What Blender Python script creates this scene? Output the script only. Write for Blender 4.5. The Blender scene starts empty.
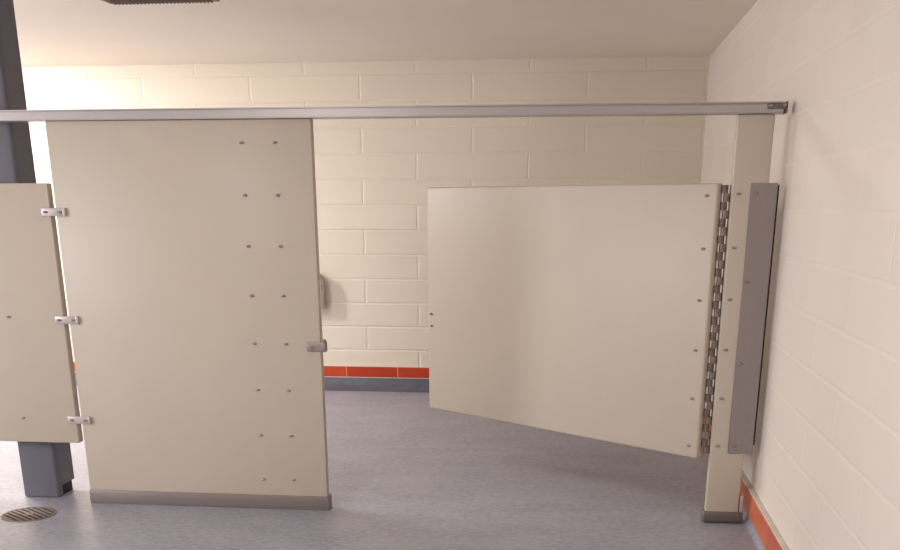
import bpy, bmesh, math, random
from mathutils import Vector, Matrix
random.seed(4)
S = bpy.context.scene
COL = S.collection
PI = math.pi

def lin(c):
    return tuple(((v/255)/12.92 if v/255 <= .04045 else ((v/255+.055)/1.055)**2.4) for v in c)

# ---------------------------------------------------------------- materials
class NT:
    def __init__(s, name):
        s.m = bpy.data.materials.new(name); s.m.use_nodes = True
        s.t = s.m.node_tree; s.b = s.t.nodes['Principled BSDF']
    def n(s, kind, **kw):
        nd = s.t.nodes.new(kind)
        for k, v in kw.items():
            if k in nd.inputs: nd.inputs[k].default_value = v
            else: setattr(nd, k, v)
        return nd
    def l(s, a, b): s.t.links.new(a, b)
    def mix(s, fac, a, b, mode='MIX'):
        nd = s.t.nodes.new('ShaderNodeMix'); nd.data_type = 'RGBA'; nd.blend_type = mode
        for sock, v in ((nd.inputs[0], fac), (nd.inputs[6], a), (nd.inputs[7], b)):
            if hasattr(v, 'is_linked'): s.l(v, sock)
            elif isinstance(v, (int, float)): sock.default_value = v
            else: sock.default_value = (*v, 1)
        return nd.outputs[2]
    def math(s, op, a, b=0.0):
        nd = s.t.nodes.new('ShaderNodeMath'); nd.operation = op
        for sock, v in ((nd.inputs[0], a), (nd.inputs[1], b)):
            if hasattr(v, 'is_linked'): s.l(v, sock)
            else: sock.default_value = v
        return nd.outputs[0]
    def ramp(s, x, a, b):
        nd = s.t.nodes.new('ShaderNodeMapRange'); nd.inputs[1].default_value = a; nd.inputs[2].default_value = b
        s.l(x, nd.inputs[0]); return nd.outputs[0]
    def noise(s, scale, detail=3, vec=None, rough=.5):
        nd = s.n('ShaderNodeTexNoise'); nd.inputs['Scale'].default_value = scale
        nd.inputs['Detail'].default_value = detail; nd.inputs['Roughness'].default_value = rough
        if vec is not None: s.l(vec, nd.inputs['Vector'])
        return nd.outputs[0]
    def pos(s):
        return s.n('ShaderNodeNewGeometry').outputs['Position']
    def bump(s, h, strength=.3, dist=.01):
        nd = s.n('ShaderNodeBump'); nd.inputs['Strength'].default_value = strength
        nd.inputs['Distance'].default_value = dist
        s.l(h, nd.inputs['Height']); s.l(nd.outputs[0], s.b.inputs['Normal'])

def plain(name, rgb, rough=.5, metal=0., var=.0, vscale=6, bump=0., bscale=60, spec=.5, stretch=None):
    t = NT(name); c = lin(rgb)
    t.b.inputs['Roughness'].default_value = rough; t.b.inputs['Metallic'].default_value = metal
    t.b.inputs['Specular IOR Level'].default_value = spec
    v = t.pos()
    if stretch:
        mp = t.n('ShaderNodeMapping'); mp.inputs['Scale'].default_value = stretch; t.l(v, mp.inputs[0]); v = mp.outputs[0]
    nz = t.noise(vscale, 4, v)
    f = t.ramp(nz, .3, .7)
    t.l(t.mix(f, tuple(x*(1-var) for x in c), tuple(min(1, x*(1+var)) for x in c)), t.b.inputs['Base Color'])
    if bump: t.bump(t.noise(bscale, 3, v), bump, .004)
    return t.m

BW, BH = .932, .2032
def block(name, axis, uoff, voff, rgb, bs=.5):
    t = NT(name); c = lin(rgb)
    t.b.inputs['Roughness'].default_value = .42
    p = t.pos(); sp = t.n('ShaderNodeSeparateXYZ'); t.l(p, sp.inputs[0])
    wob = t.noise(3.5, 3, p); wob = t.math('MULTIPLY', t.math('SUBTRACT', wob, .5), .022)
    u = t.math('ADD', t.math('ADD', sp.outputs[axis], uoff+20*BW), wob)
    v = t.math('ADD', t.math('ADD', sp.outputs[2], voff+20*BH), t.math('MULTIPLY', wob, .35))
    cb = t.n('ShaderNodeCombineXYZ'); t.l(u, cb.inputs[0]); t.l(v, cb.inputs[1])
    def brick(ms, sm):
        b = t.n('ShaderNodeTexBrick'); b.offset = .5; b.offset_frequency = 2; b.squash = 1
        b.inputs['Scale'].default_value = 1; b.inputs['Mortar Size'].default_value = ms
        b.inputs['Mortar Smooth'].default_value = sm; b.inputs['Brick Width'].default_value = BW
        b.inputs['Row Height'].default_value = BH; b.inputs['Bias'].default_value = 0
        b.inputs['Color1'].default_value = (.955, .955, .955, 1); b.inputs['Color2'].default_value = (.98, .98, .98, 1)
        b.inputs['Mortar'].default_value = (1, 1, 1, 1)  # joint highlights from grazing light put into the mortar colour
        t.l(cb.outputs[0], b.inputs['Vector']); return b
    b = brick(.013, .9)
    fine = t.noise(38, 4, p); big = t.noise(2.2, 3, p)
    base = t.mix(t.ramp(big, .3, .7), tuple(x*.97 for x in c), c)
    base = t.mix(1.0, base, b.outputs['Color'], 'MULTIPLY')
    t.l(base, t.b.inputs['Base Color'])
    fade = t.ramp(t.noise(1.7, 2, p), .25, .6)                      # paint fills some joints
    depth = t.math('MULTIPLY', b.outputs['Fac'], t.math('ADD', t.math('MULTIPLY', fade, .6), .4))
    h = t.math('ADD', t.math('MULTIPLY', depth, -1.0), t.math('MULTIPLY', fine, .10))
    t.bump(h, bs, .005)
    return t.m

def tile(name, axis, uoff, a=(190, 62, 30), b=(206, 76, 38), g=(205, 150, 120)):
    t = NT(name); t.b.inputs['Roughness'].default_value = .3
    p = t.pos(); sp = t.n('ShaderNodeSeparateXYZ'); t.l(p, sp.inputs[0])
    u = t.math('ADD', sp.outputs[axis], uoff+20*.465)
    fr = t.math('MODULO', u, .465)
    d = t.math('MINIMUM', fr, t.math('SUBTRACT', .465, fr))
    m = t.math('LESS_THAN', d, .0045)
    cell = t.math('FLOOR', t.math('DIVIDE', u, .465))
    wn = t.n('ShaderNodeTexWhiteNoise', noise_dimensions='1D'); t.l(cell, wn.inputs['W'])
    c1 = lin(a); c2 = lin(b)
    nz = t.ramp(t.noise(9, 3, p), .3, .7)
    base = t.mix(wn.outputs[0], c1, c2); base = t.mix(t.math('MULTIPLY', nz, .3), base, lin((170, 48, 26)))
    t.l(t.mix(m, base, lin(g)), t.b.inputs['Base Color'])
    return t.m

def floor_mat():
    t = NT('speckled_vinyl'); t.b.inputs['Roughness'].default_value = .38
    t.b.inputs['Specular IOR Level'].default_value = .45
    p = t.pos()
    mp = t.n('ShaderNodeMapping'); mp.inputs['Scale'].default_value = (.45, 1, 1); t.l(p, mp.inputs[0]); p = mp.outputs[0]
    spk = t.ramp(t.noise(55, 5, p, .7), .36, .64)
    sw = t.ramp(t.noise(5, 5, p, .65), .35, .68)
    base = t.mix(spk, lin((127, 128, 141)), lin((166, 166, 179)))
    base = t.mix(t.math('MULTIPLY', sw, .35), base, lin((186, 184, 194)))
    st = t.ramp(t.noise(2.1, 3, p, .6), .58, .78)                   # scuffs and old stains
    base = t.mix(t.math('MULTIPLY', st, .4), base, lin((132, 118, 112)))
    grit = t.ramp(t.noise(160, 2, p), .70, .74)
    base = t.mix(t.math('MULTIPLY', grit, .45), base, lin((70, 64, 66)))
    t.l(base, t.b.inputs['Base Color'])
    t.bump(t.noise(90, 3, p), .08, .002)
    return t.m

def steel_plate_mat():
    t = NT('brushed_steel_plate'); t.b.inputs['Metallic'].default_value = .5
    p = t.pos(); mp = t.n('ShaderNodeMapping'); mp.inputs['Scale'].default_value = (160, 160, 5); t.l(p, mp.inputs[0])
    nz = t.noise(1, 4, mp.outputs[0])
    t.l(t.mix(nz, lin((150, 141, 140)), lin((156, 147, 146))), t.b.inputs['Base Color'])
    t.b.inputs['Roughness'].default_value = .42
    t.bump(t.noise(5, 2, p), .18, .01)
    return t.m

M = dict(
    laminate=plain('beige_laminate', (197, 186, 171), .42, var=.012, vscale=3, bump=.05, bscale=40),
    laminate_edge=plain('beige_laminate_edge', (197, 186, 171), .4, var=.015, vscale=8),
    rail=plain('anodised_aluminium', (184, 178, 178), .36, .40, var=.05, vscale=3, stretch=(.5, 40, 120)),
    shoe=plain('satin_steel', (136, 127, 124), .42, .35, var=.06, vscale=4, stretch=(2, 20, 60)),
    darkshoe=plain('dull_steel', (116, 108, 106), .4, .35, var=.08, vscale=8),
    plate=steel_plate_mat(),
    clip=plain('clip_metal', (190, 180, 180), .4, .3, var=.05, vscale=20),
    screw=plain('screw_metal', (176, 164, 150), .25, .55, var=.05, vscale=60),
    keeper=plain('keeper_metal', (150, 141, 136), .45, .5, var=.05, vscale=30),
    hinge=plain('hinge_bronze', (112, 100, 92), .45, .3, var=.2, vscale=40),
    hinge2=plain('hinge_worn_bronze', (128, 115, 107), .45, .3, var=.2, vscale=40),
    column=plain('slate_grey_paint', (101, 101, 111), .45, var=.03, vscale=6),
    black=plain('flat_black', (16, 16, 20), .6, var=.1),
    ceiling=plain('ceiling_paint', (246, 236, 222), .8, var=.012, vscale=2, bump=.06, bscale=30),
    cove=plain('grey_cove', (92, 95, 106), .5, var=.14, vscale=10, stretch=(1, 1, 3)),
    grout=plain('pale_grout', (214, 200, 190), .7, var=.04),
    ledge=plain('grey_sealant', (214, 206, 196), .7, var=.08, vscale=14),
    dispenser=plain('beige_plastic', (208, 198, 182), .4, var=.01),
    drain=plain('drain_metal', (126, 110, 102), .55, .4, var=.25, vscale=40),
    pit=plain('drain_pit', (34, 26, 24), .8, var=.1),
    vent=plain('vent_metal', (120, 108, 102), .5, .4, var=.1),
    floor=floor_mat(),
    back=block('painted_block_back', 0, 2.8098+.5*BW, -.34, (237, 226, 209), .7),
    right=block('painted_block_right', 1, .467+.5*BW, -.3295, (240, 230, 221), .32),
    tileb=tile('orange_tile_back', 0, 3.004), tiler=tile('orange_tile_right', 1, .53, (216, 120, 86), (202, 98, 66), (220, 140, 110)),
    pane=plain('frosted_pane', (235, 240, 245), .3),
)

# ---------------------------------------------------------------- helpers
def bx(bm, x0, x1, y0, y1, z0, z1, bev=0, seg=2, mat=None, only=None):
    r = bmesh.ops.create_cube(bm, size=1)
    vs = r['verts']
    for v in vs:
        v.co = Vector(((x0+x1)/2+v.co.x*(x1-x0), (y0+y1)/2+v.co.y*(y1-y0), (z0+z1)/2+v.co.z*(z1-z0)))
    es = list({e for v in vs for e in v.link_edges})
    if only: es = [e for e in es if only(e)]
    if bev:
        r2 = bmesh.ops.bevel(bm, geom=es, offset=bev, segments=seg, profile=.5, affect='EDGES')
        vs = [v for v in set(vs) | set(r2['verts']) if v.is_valid]
    if mat is not None:
        for v in vs: v.co = mat @ v.co
    return vs

def cyl(bm, c, r, h, axis='Z', seg=20, r2=None, sc=(1, 1, 1)):
    r2 = r if r2 is None else r2
    rot = {'Z': Matrix(), 'Y': Matrix.Rotation(PI/2, 4, 'X'), 'X': Matrix.Rotation(PI/2, 4, 'Y')}[axis]
    mt = Matrix.Translation(c) @ Matrix.Diagonal((*sc, 1)) @ rot
    bmesh.ops.create_cone(bm, cap_ends=True, segments=seg, radius1=r, radius2=r2, depth=h, matrix=mt)

def dome(bm, c, rx, ry, rz):
    bmesh.ops.create_uvsphere(bm, u_segments=14, v_segments=8, radius=1,
                              matrix=Matrix.Translation(c) @ Matrix.Diagonal((rx, ry, rz, 1)))

def prism(bm, pts, a0, a1, plane='XZ'):
    """extrude a closed outline; XZ outline runs along y, YZ outline along x, XY outline along z"""
    f = {'XZ': lambda p, a: (p[0], a, p[1]), 'YZ': lambda p, a: (a, p[0], p[1]), 'XY': lambda p, a: (p[0], p[1], a)}[plane]
    A = [bm.verts.new(f(p, a0)) for p in pts]; B = [bm.verts.new(f(p, a1)) for p in pts]
    n = len(pts)
    for i in range(n): bm.faces.new((A[i], A[(i+1) % n], B[(i+1) % n], B[i]))
    bm.faces.new(A[::-1]); bm.faces.new(B)

def wpos(o):
    v = Vector((0, 0, 0))
    while o: v += o.location; o = o.parent
    return v

def obj(name, bm, mat, parent=None, smooth=True, label=None):
    bmesh.ops.recalc_face_normals(bm, faces=bm.faces)
    if parent:
        w = wpos(parent)
        for v in bm.verts: v.co -= w
    me = bpy.data.meshes.new(name); bm.to_mesh(me); bm.free()
    me.materials.append(M[mat])
    if smooth:
        me.polygons.foreach_set('use_smooth', [True]*len(me.polygons))
        try: me.set_sharp_from_angle(angle=math.radians(38))
        except Exception: pass
    o = bpy.data.objects.new(name, me); COL.objects.link(o)
    if parent: o.parent = parent
    if label: o['label'] = label
    return o

def thing(name, label, cat, loc, group=None):
    o = bpy.data.objects.new(name, None); COL.objects.link(o); o.location = loc
    o.empty_display_size = .1
    o['label'] = label; o['kind'] = 'thing'; o['category'] = cat
    if group: o['group'] = group
    return o

def struct(name, bm, mat, parent=None, smooth=False):
    o = obj(name, bm, mat, parent, smooth)
    if parent is None: o['kind'] = 'structure'
    return o

def box_obj(name, mat, parent, *a, **k):
    bm = bmesh.new(); bx(bm, *a, **k); return obj(name, bm, mat, parent)

# ---------------------------------------------------------------- dimensions
XL, YB, YF, ZC = -7.6, 3.86, -7.2, 2.667
T = .055
ZD0, ZD1 = .338, 1.668

# ---------------------------------------------------------------- the setting
def quadbox(name, mat, *a):
    bm = bmesh.new(); bx(bm, *a); return struct(name, bm, mat)
quadbox('floor', 'floor', XL, 0, YF, YB, -.12, 0)
quadbox('ceiling', 'ceiling', XL, 0, YF, YB, ZC, ZC+.12)
quadbox('wall_back', 'back', XL-.15, .15, YB, YB+.15, -.12, ZC+.12)
quadbox('wall_right', 'right', 0, .15, YF, YB, -.12, ZC+.12)
quadbox('wall_front', 'back', XL-.15, .15, YF-.15, YF, -.12, ZC+.12)
# left wall with a window opening
WY0, WY1, WZ0, WZ1 = -4.6, -2.2, 1.0, 2.3
bm = bmesh.new()
bx(bm, XL-.15, XL, YF, WY0, -.12, ZC+.12); bx(bm, XL-.15, XL, WY1, YB, -.12, ZC+.12)
bx(bm, XL-.15, XL, WY0, WY1, -.12, WZ0); bx(bm, XL-.15, XL, WY0, WY1, WZ1, ZC+.12)
struct('wall_left', bm, 'right')

# base: tile course and cove, back wall
bm = bmesh.new(); bx(bm, XL, 0, YB-.014, YB, .100, .194, .003, 1); struct('baseboard_back', bm, 'tileb')
bm = bmesh.new(); bx(bm, XL, 0, YB-.0155, YB, .095, .1015); bx(bm, XL, 0, YB-.013, YB, .193, .198); struct('trim_1', bm, 'grout')
def cove_outline(d, h, base):
    pts = [(0, h), (-base, h)]
    for i in range(1, 9):
        a = PI/2*i/8
        pts.append((-base-(d-base)*(1-math.cos(a)), h-(h-.001)*math.sin(a)))
    pts.append((0, .001)); return pts
bm = bmesh.new(); prism(bm, [(YB+a, b) for a, b in cove_outline(.17, .095, .015)], XL, 0, 'YZ'); struct('trim_2', bm, 'cove', smooth=True)
# base, right wall
bm = bmesh.new(); bx(bm, -.030, 0, YF, YB-.014, .040, .160, .003, 1); struct('baseboard_right', bm, 'tiler')
bm = bmesh.new(); bx(bm, -.029, 0, YF, YB-.014, .160, .167, .002, 1); struct('trim_3', bm, 'ledge')
bm = bmesh.new(); prism(bm, [(a, b) for a, b in cove_outline(.05, .040, .027)], YF, YB-.09, 'XZ'); struct('trim_4', bm, 'floor', smooth=True)

# ---------------------------------------------------------------- screws
def screw_bm(x, y, z, k=1.0):
    bm = bmesh.new()
    dome(bm, (x, y, z), .0125*k, .0130*k, .0070*k)
    return bm
def screw(parent, x, y, z, k=1.0): return obj('screw', screw_bm(x, y, z, k), 'screw', parent)

# ---------------------------------------------------------------- wide fixed panel
X0, X1 = -3.617, -2.266
pan = thing('toilet_partition', 'wide full height beige partition panel with two columns of screws, on steel floor shoe', 'partition panel', (-2.946, 0, 0), 'beige fixed partition panels')
box_obj('board', 'laminate', pan, X0, X1, 0, T, .01, 1.9655, bev=.006)
bm = bmesh.new()
bx(bm, X0-.001, X1+.009, -.010, T+.010, 0, .076, .003)
obj('floor_shoe', bm, 'shoe', pan, label='brushed steel floor shoe')
for i in range(8):
    z = 1.859-.2421*i
    for x in (-2.615, -2.448): screw(pan, x, 0, z)
bm = bmesh.new()
bx(bm, -2.338, -2.238, -.010, 0, .855, .901, .003); bx(bm, -2.264, -2.238, -.012, T*.6, .853, .903, .003)
bx(bm, -2.260, -2.244, -.010, T*.6, .900, .914, .003)
kp = obj('latch_keeper', bm, 'keeper', pan, label='small grey metal latch keeper with one screw')
screw(kp, -2.312, -.010, .879, 1.0)

# ---------------------------------------------------------------- low panel on the left, cut by the frame
lp = thing('toilet_partition', 'lower beige partition panel raised off the floor in front of the dark post', 'partition panel', (-4.3, 0, ZD0), 'beige fixed partition panels')
box_obj('board', 'laminate', lp, -4.95, -3.646, 0, T, .336, 1.677, bev=.007)
for z in (1.011, .470): screw(lp, -3.951, 0, z)

def bracket(z, label):
    b = thing('bracket', label, 'bracket', (-3.62, 0, z), 'metal brackets joining the two fixed panels')
    bm = bmesh.new()
    bx(bm, -3.692, -3.562, -.010, 0, z-.020, z+.020, .003)
    bx(bm, -3.574, -3.560, -.016, 0, z-.021, z+.021, .003)
    obj('bracket_plate', bm, 'clip', b)
    for x in (-3.668, -3.589): screw(b, x, -.010, z, 1.0)
    return b
bracket(1.538, 'pale metal bracket joining the two beige panels, topmost of three, near their top')
bracket(.999, 'pale metal bracket joining the two beige panels, middle one of three')
bracket(.466, 'pale metal bracket joining the two beige panels, lowest of three, near the low panel bottom')

# ---------------------------------------------------------------- head rail
hr = thing('head_rail', 'long silver metal head rail running over the stall panels to the right wall', 'rail', (-2.5, 0, 1.966))
bm = bmesh.new()
prof = [(-.016, 1.966), (-.016, 2.003), (-.004, 2.004), (-.004, 2.010), (-.012, 2.011), (-.012, 2.0165), (T+.009, 2.0165), (T+.016, 2.010), (T+.016, 1.966)]
prism(bm, prof, -7.59, -.052, 'YZ')
obj('rail', bm, 'rail', hr)
bm = bmesh.new(); bx(bm, -7.59, -.052, -.0195, -.0155, 1.966, 1.9705, .0015, 1); obj('lower_lip', bm, 'rail', hr)
bm = bmesh.new()
bx(bm, -.125, -.034, -.024, -.016, 1.984, 2.008, .003)
bx(bm, -.044, -.034, -.024, T+.02, 1.966, 2.0165, .003)
eb = obj('end_bracket', bm, 'darkshoe', hr, label='dark metal bracket fixing the rail to the wall')
screw(eb, -.112, -.024, 1.998, 1.0); screw(eb, -.050, -.024, 1.999, 1.0)

# ---------------------------------------------------------------- pilaster by the wall
PX0, PX1 = -.252, -.083
pil = thing('pilaster', 'narrow beige pilaster post standing on a dark shoe beside the right wall', 'pilaster', (-.168, 0, 0))
box_obj('board', 'laminate', pil, PX0, PX1, 0, T, .01, 1.9655, bev=.008, seg=3)
bm = bmesh.new()
bx(bm, -.266, -.058, -.012, T+.012, 0, .062, .016, 4)
obj('floor_shoe', bm, 'darkshoe', pil, label='dark grey metal floor shoe')
bm = bmesh.new(); bx(bm, -.080, -.060, .0, T, .05, .150, .005)
obj('side_clip', bm, 'clip', pil, label='thin upright metal clip')
for i in range(6): screw(pil, -.217, 0, 1.619-.2421*i)

# hinge barrel geometry: alternating knuckles on one pin
HX, HY = -.2745, .030
nk = 34; hz0, hz1 = .362, 1.660; kh = (hz1-hz0)/nk
lf = bmesh.new(); bx(lf, PX0-.003, PX0+.001, .030, T-.004, hz0, hz1)
leaf = obj('hinge_leaf', lf, 'hinge2', pil, label='dark bronze hinge strip')
for i in range(0, nk, 2):
    z = hz0+kh*(i+.5)
    bm = bmesh.new(); cyl(bm, (HX+.006, HY, z), .0168, kh*.97, seg=16); bx(bm, HX+.004, PX0-.002, HY+.004, HY+.010, z-kh*.40, z+kh*.40)
    obj('knuckle', bm, 'hinge2', leaf)

# ---------------------------------------------------------------- the door, swung inwards
TH = math.radians(38.1)
DL = 2.008
DM = Matrix.Translation((-.3007, -.0136, 0)) @ Matrix.Rotation(-TH, 4, 'Z')   # local -x runs along the door, local y into its thickness
door = thing('swing_door', 'large beige stall door hinged on the narrow pilaster and swung partly inwards', 'door', (-.3007, 0, ZD0))
bm = bmesh.new(); bx(bm, -DL, -.022, .0, .052, ZD0, ZD1, .010, 3, mat=DM); obj('board', bm, 'laminate', door)
def dscrew(lx, z):
    p = DM @ Vector((lx, 0, z))
    bm = bmesh.new(); dome(bm, (0, 0, 0), .0130, .0130, .0070)
    R = Matrix.Translation(p) @ Matrix.Rotation(-TH, 4, 'Z')
    for v in bm.verts: v.co = R @ v.co
    obj('screw', bm, 'screw', door)
for i in range(6): dscrew(-.074, 1.612-.2425*i)
for z in (.930, .858): dscrew(-DL+.03, z)
bm = bmesh.new(); cyl(bm, (HX, HY, (hz0+hz1)/2), .005, hz1-hz0, seg=10)
hg = obj('hinge', bm, 'hinge', door, label='dark bronze continuous hinge with alternating knuckles')
for i in range(1, nk, 2):
    z = hz0+kh*(i+.5)
    bm = bmesh.new(); cyl(bm, (HX-.006, HY, z), .0168, kh*.97, seg=16); bx(bm, HX-.0250, HX-.004, HY+.004, HY+.010, z-kh*.40, z+kh*.40)
    obj('knuckle', bm, 'hinge', hg)

# ---------------------------------------------------------------- steel cover plate
pl = thing('cover_plate', 'tall brushed steel cover plate bridging the pilaster and the right wall', 'metal plate', (-.104, 0, .372))
bm = bmesh.new()
bx(bm, -.165, -.042, -.005, 0, .372, 1.667, .0015, 1)
obj('plate', bm, 'plate', pl)
bm = bmesh.new(); bx(bm, -.0465, -.042, -.004, T, .372, 1.667)
obj('return_flange', bm, 'darkshoe', pl)
bm = bmesh.new(); bx(bm, -.042, -.034, .0, T, .42, 1.660); obj('gap_shade_strip', bm, 'black', pl, label='thin black strip for the shaded gap along the wall edge')  # dark strip standing in for the shadow line beside the plate
for x, z in ((-.139, 1.622), (-.146, 1.218), (-.142, .827), (-.134, .413)): screw(pl, x, -.005, z)

# ---------------------------------------------------------------- slate column behind the low panel
cx0, cx1, cy0, cy1 = -4.057, -3.841, .074, .27
cl = thing('square_post', 'dark slate grey square post rising to the ceiling behind the lower left panel', 'post', ((cx0+cx1)/2, (cy0+cy1)/2, 0))
bm = bmesh.new()
vert = lambda e: abs(e.verts[0].co.z-e.verts[1].co.z) > .5 and e.verts[0].co.y < cy0+.01
bx(bm, cx0, cx1, cy0, cy0+.045, .004, ZC, .020, 4, only=vert)
bx(bm, cx0, cx1, cy0+.045, cy1, .062, ZC)
obj('shaft', bm, 'column', cl)
bm = bmesh.new(); bx(bm, cx0+.02, cx1-.010, cy0+.020, cy1-.015, 0, .07); obj('plinth', bm, 'black', cl, label='black recessed foot')

# ---------------------------------------------------------------- floor drain
dx, dy, dr = -3.845, -.263, .142
dr_t = thing('drain_cover', 'round slotted metal floor drain in the grey floor at the lower left', 'drain', (dx, dy, 0))
bm = bmesh.new()
n = 48
ring = []
for r, z in ((dr, .0005), (dr-.002, .004), (dr-.014, .004), (dr-.016, .001)):
    ring.append([bm.verts.new((dx+r*math.cos(2*PI*i/n), dy+r*math.sin(2*PI*i/n), z)) for i in range(n)])
for a, b in zip(ring, ring[1:]):
    for i in range(n): bm.faces.new((a[i], a[(i+1) % n], b[(i+1) % n], b[i]))
obj('frame', bm, 'drain', dr_t)
bm = bmesh.new(); cyl(bm, (dx, dy, .0009), dr-.012, .001, seg=40); obj('pit', bm, 'pit', dr_t, label='dark hollow under the grate')
bm = bmesh.new()
ang = math.radians(-36); ca, sa = math.cos(ang), math.sin(ang); R = dr-.010
RM = Matrix.Translation((dx, dy, 0)) @ Matrix.Rotation(ang, 4, 'Z')
for k in range(-4, 5):
    o = k*.029; half = math.sqrt(max(R*R-(abs(o)+.006)**2, 1e-4))
    bx(bm, -half, half, o-.0065, o+.0065, .0015, .0045, mat=RM)
cyl(bm, (dx, dy, .003), .022, .0035, seg=20)
obj('grate', bm, 'drain', dr_t)
bm = bmesh.new(); dome(bm, (dx, dy, .0048), .009, .009, .002); obj('screw', bm, 'screw', dr_t)

# ---------------------------------------------------------------- ceiling vent
vx0, vx1, vy0, vy1 = -3.68, -3.03, .45, 1.075
vt = thing('vent_grille', 'dark louvred vent grille on the ceiling at the top edge', 'vent', ((vx0+vx1)/2, (vy0+vy1)/2, ZC))
bm = bmesh.new()
for a in ((vx0, vx1, vy0, vy0+.03), (vx0, vx0+.03, vy0, vy1), (vx1-.03, vx1, vy0, vy1)):
    bx(bm, *a, ZC-.012, ZC, .002, 1)
obj('frame', bm, 'vent', vt)
bm = bmesh.new(); bx(bm, vx0+.01, vx1-.01, vy0+.01, vy1-.01, ZC-.002, ZC); obj('backing', bm, 'pit', vt)
bm = bmesh.new()
for i in range(27):
    x = vx0+.04+i*(vx1-vx0-.08)/26
    bx(bm, -.003, .003, vy0+.02, vy1, -.010, .009, mat=Matrix.Translation((x, 0, ZC-.009)) @ Matrix.Rotation(.6, 4, 'Y'))
obj('louvres', bm, 'vent', vt)

# ---------------------------------------------------------------- dispenser on the back wall
dp = thing('dispenser', 'beige plastic dispenser on the back wall, peeping out past the wide panel edge', 'dispenser', (-3.33, YB, .70))
bm = bmesh.new()
prism(bm, [(-3.46, .70), (-3.182, .70), (-3.174, .72), (-3.174, .935), (-3.222, 1.0), (-3.44, 1.0), (-3.46, .985)], YB-.10, YB, 'XZ')
bmesh.ops.bevel(bm, geom=[e for e in bm.edges if all(v.co.y < YB-.09 for v in e.verts)], offset=.012, segments=2, affect='EDGES')
obj('body', bm, 'dispenser', dp)
bm = bmesh.new(); bx(bm, -3.458, -3.176, YB-.103, YB-.03, .893, .899); obj('lid_seam', bm, 'keeper', dp, label='thin grey seam under the lid')

# ---------------------------------------------------------------- light
def area(name, loc, target, sx, sy, power, rgb):
    l = bpy.data.lights.new(name, 'AREA'); l.shape = 'RECTANGLE'; l.size = sx; l.size_y = sy
    l.energy = power; l.color = rgb
    o = bpy.data.objects.new(name, l); COL.objects.link(o); o.location = loc
    o.rotation_euler = (Vector(target)-Vector(loc)).to_track_quat('-Z', 'Y').to_euler()
    return o
# daylight window at the left end (out of frame), fluorescent battens on the ceiling at rear and entry
area('window_daylight', (XL+.02, (WY0+WY1)/2, (WZ0+WZ1)/2), (0, (WY0+WY1)/2+1.5, 1.2), 2.3, 1.25, 165, (.97, .96, 1.0))
bm = bmesh.new(); bx(bm, XL-.10, XL-.08, WY0, WY1, WZ0, WZ1); struct('window_1', bm, 'pane')
area('fluorescent_rear', (-6.3, 2.3, ZC-.06), (-5.9, 2.6, 0), .35, 1.3, 200, (1.0, .965, .94))
area('stall_fill', (-4.7, .62, ZC-.06), (-4.5, 1.1, 0), 1.3, .35, 32, (1.0, .965, .93))  # added fill lamp, unseen, lifts the back wall brightness
area('fluorescent_entry', (-3.0, -3.5, ZC-.06), (-2.8, -3.5, 0), 1.3, .4, 66, (1.0, .955, .90))
w = bpy.data.worlds.new('world'); S.world = w; w.use_nodes = True
w.node_tree.nodes['Background'].inputs[0].default_value = (.8, .85, 1, 1)
w.node_tree.nodes['Background'].inputs[1].default_value = .2

# ---------------------------------------------------------------- camera
f, pcx, pcy = 1028.42, 457.23, 564.26
pt, yw, rl = .3387, -.1162, -.0010
cyw, syw, cp, sp_, cr, sr = math.cos(yw), math.sin(yw), math.cos(pt), math.sin(pt), math.cos(rl), math.sin(rl)
fwd = Vector((syw*cp, cyw*cp, -sp_)); right = Vector((cyw, -syw, 0)); up = right.cross(fwd)
rgt = cr*right+sr*up; upp = -sr*right+cr*up
cam = bpy.data.cameras.new('camera'); co = bpy.data.objects.new('camera', cam); COL.objects.link(co)
mw = Matrix((rgt, upp, -fwd)).transposed().to_4x4(); mw.translation = (-.9405, -5.2722, 1.5848)
co.matrix_world = mw
cam.sensor_fit = 'HORIZONTAL'; cam.sensor_width = 36; cam.lens = f*36/900
cam.shift_x = (450-pcx)/900; cam.shift_y = (pcy-275)/900
cam.clip_start = .02
S.camera = co
S.view_settings.view_transform = 'Standard'; S.view_settings.look = 'None'
S.view_settings.gamma = 1; S.view_settings.use_curve_mapping = False
S.view_settings.exposure = 0.12
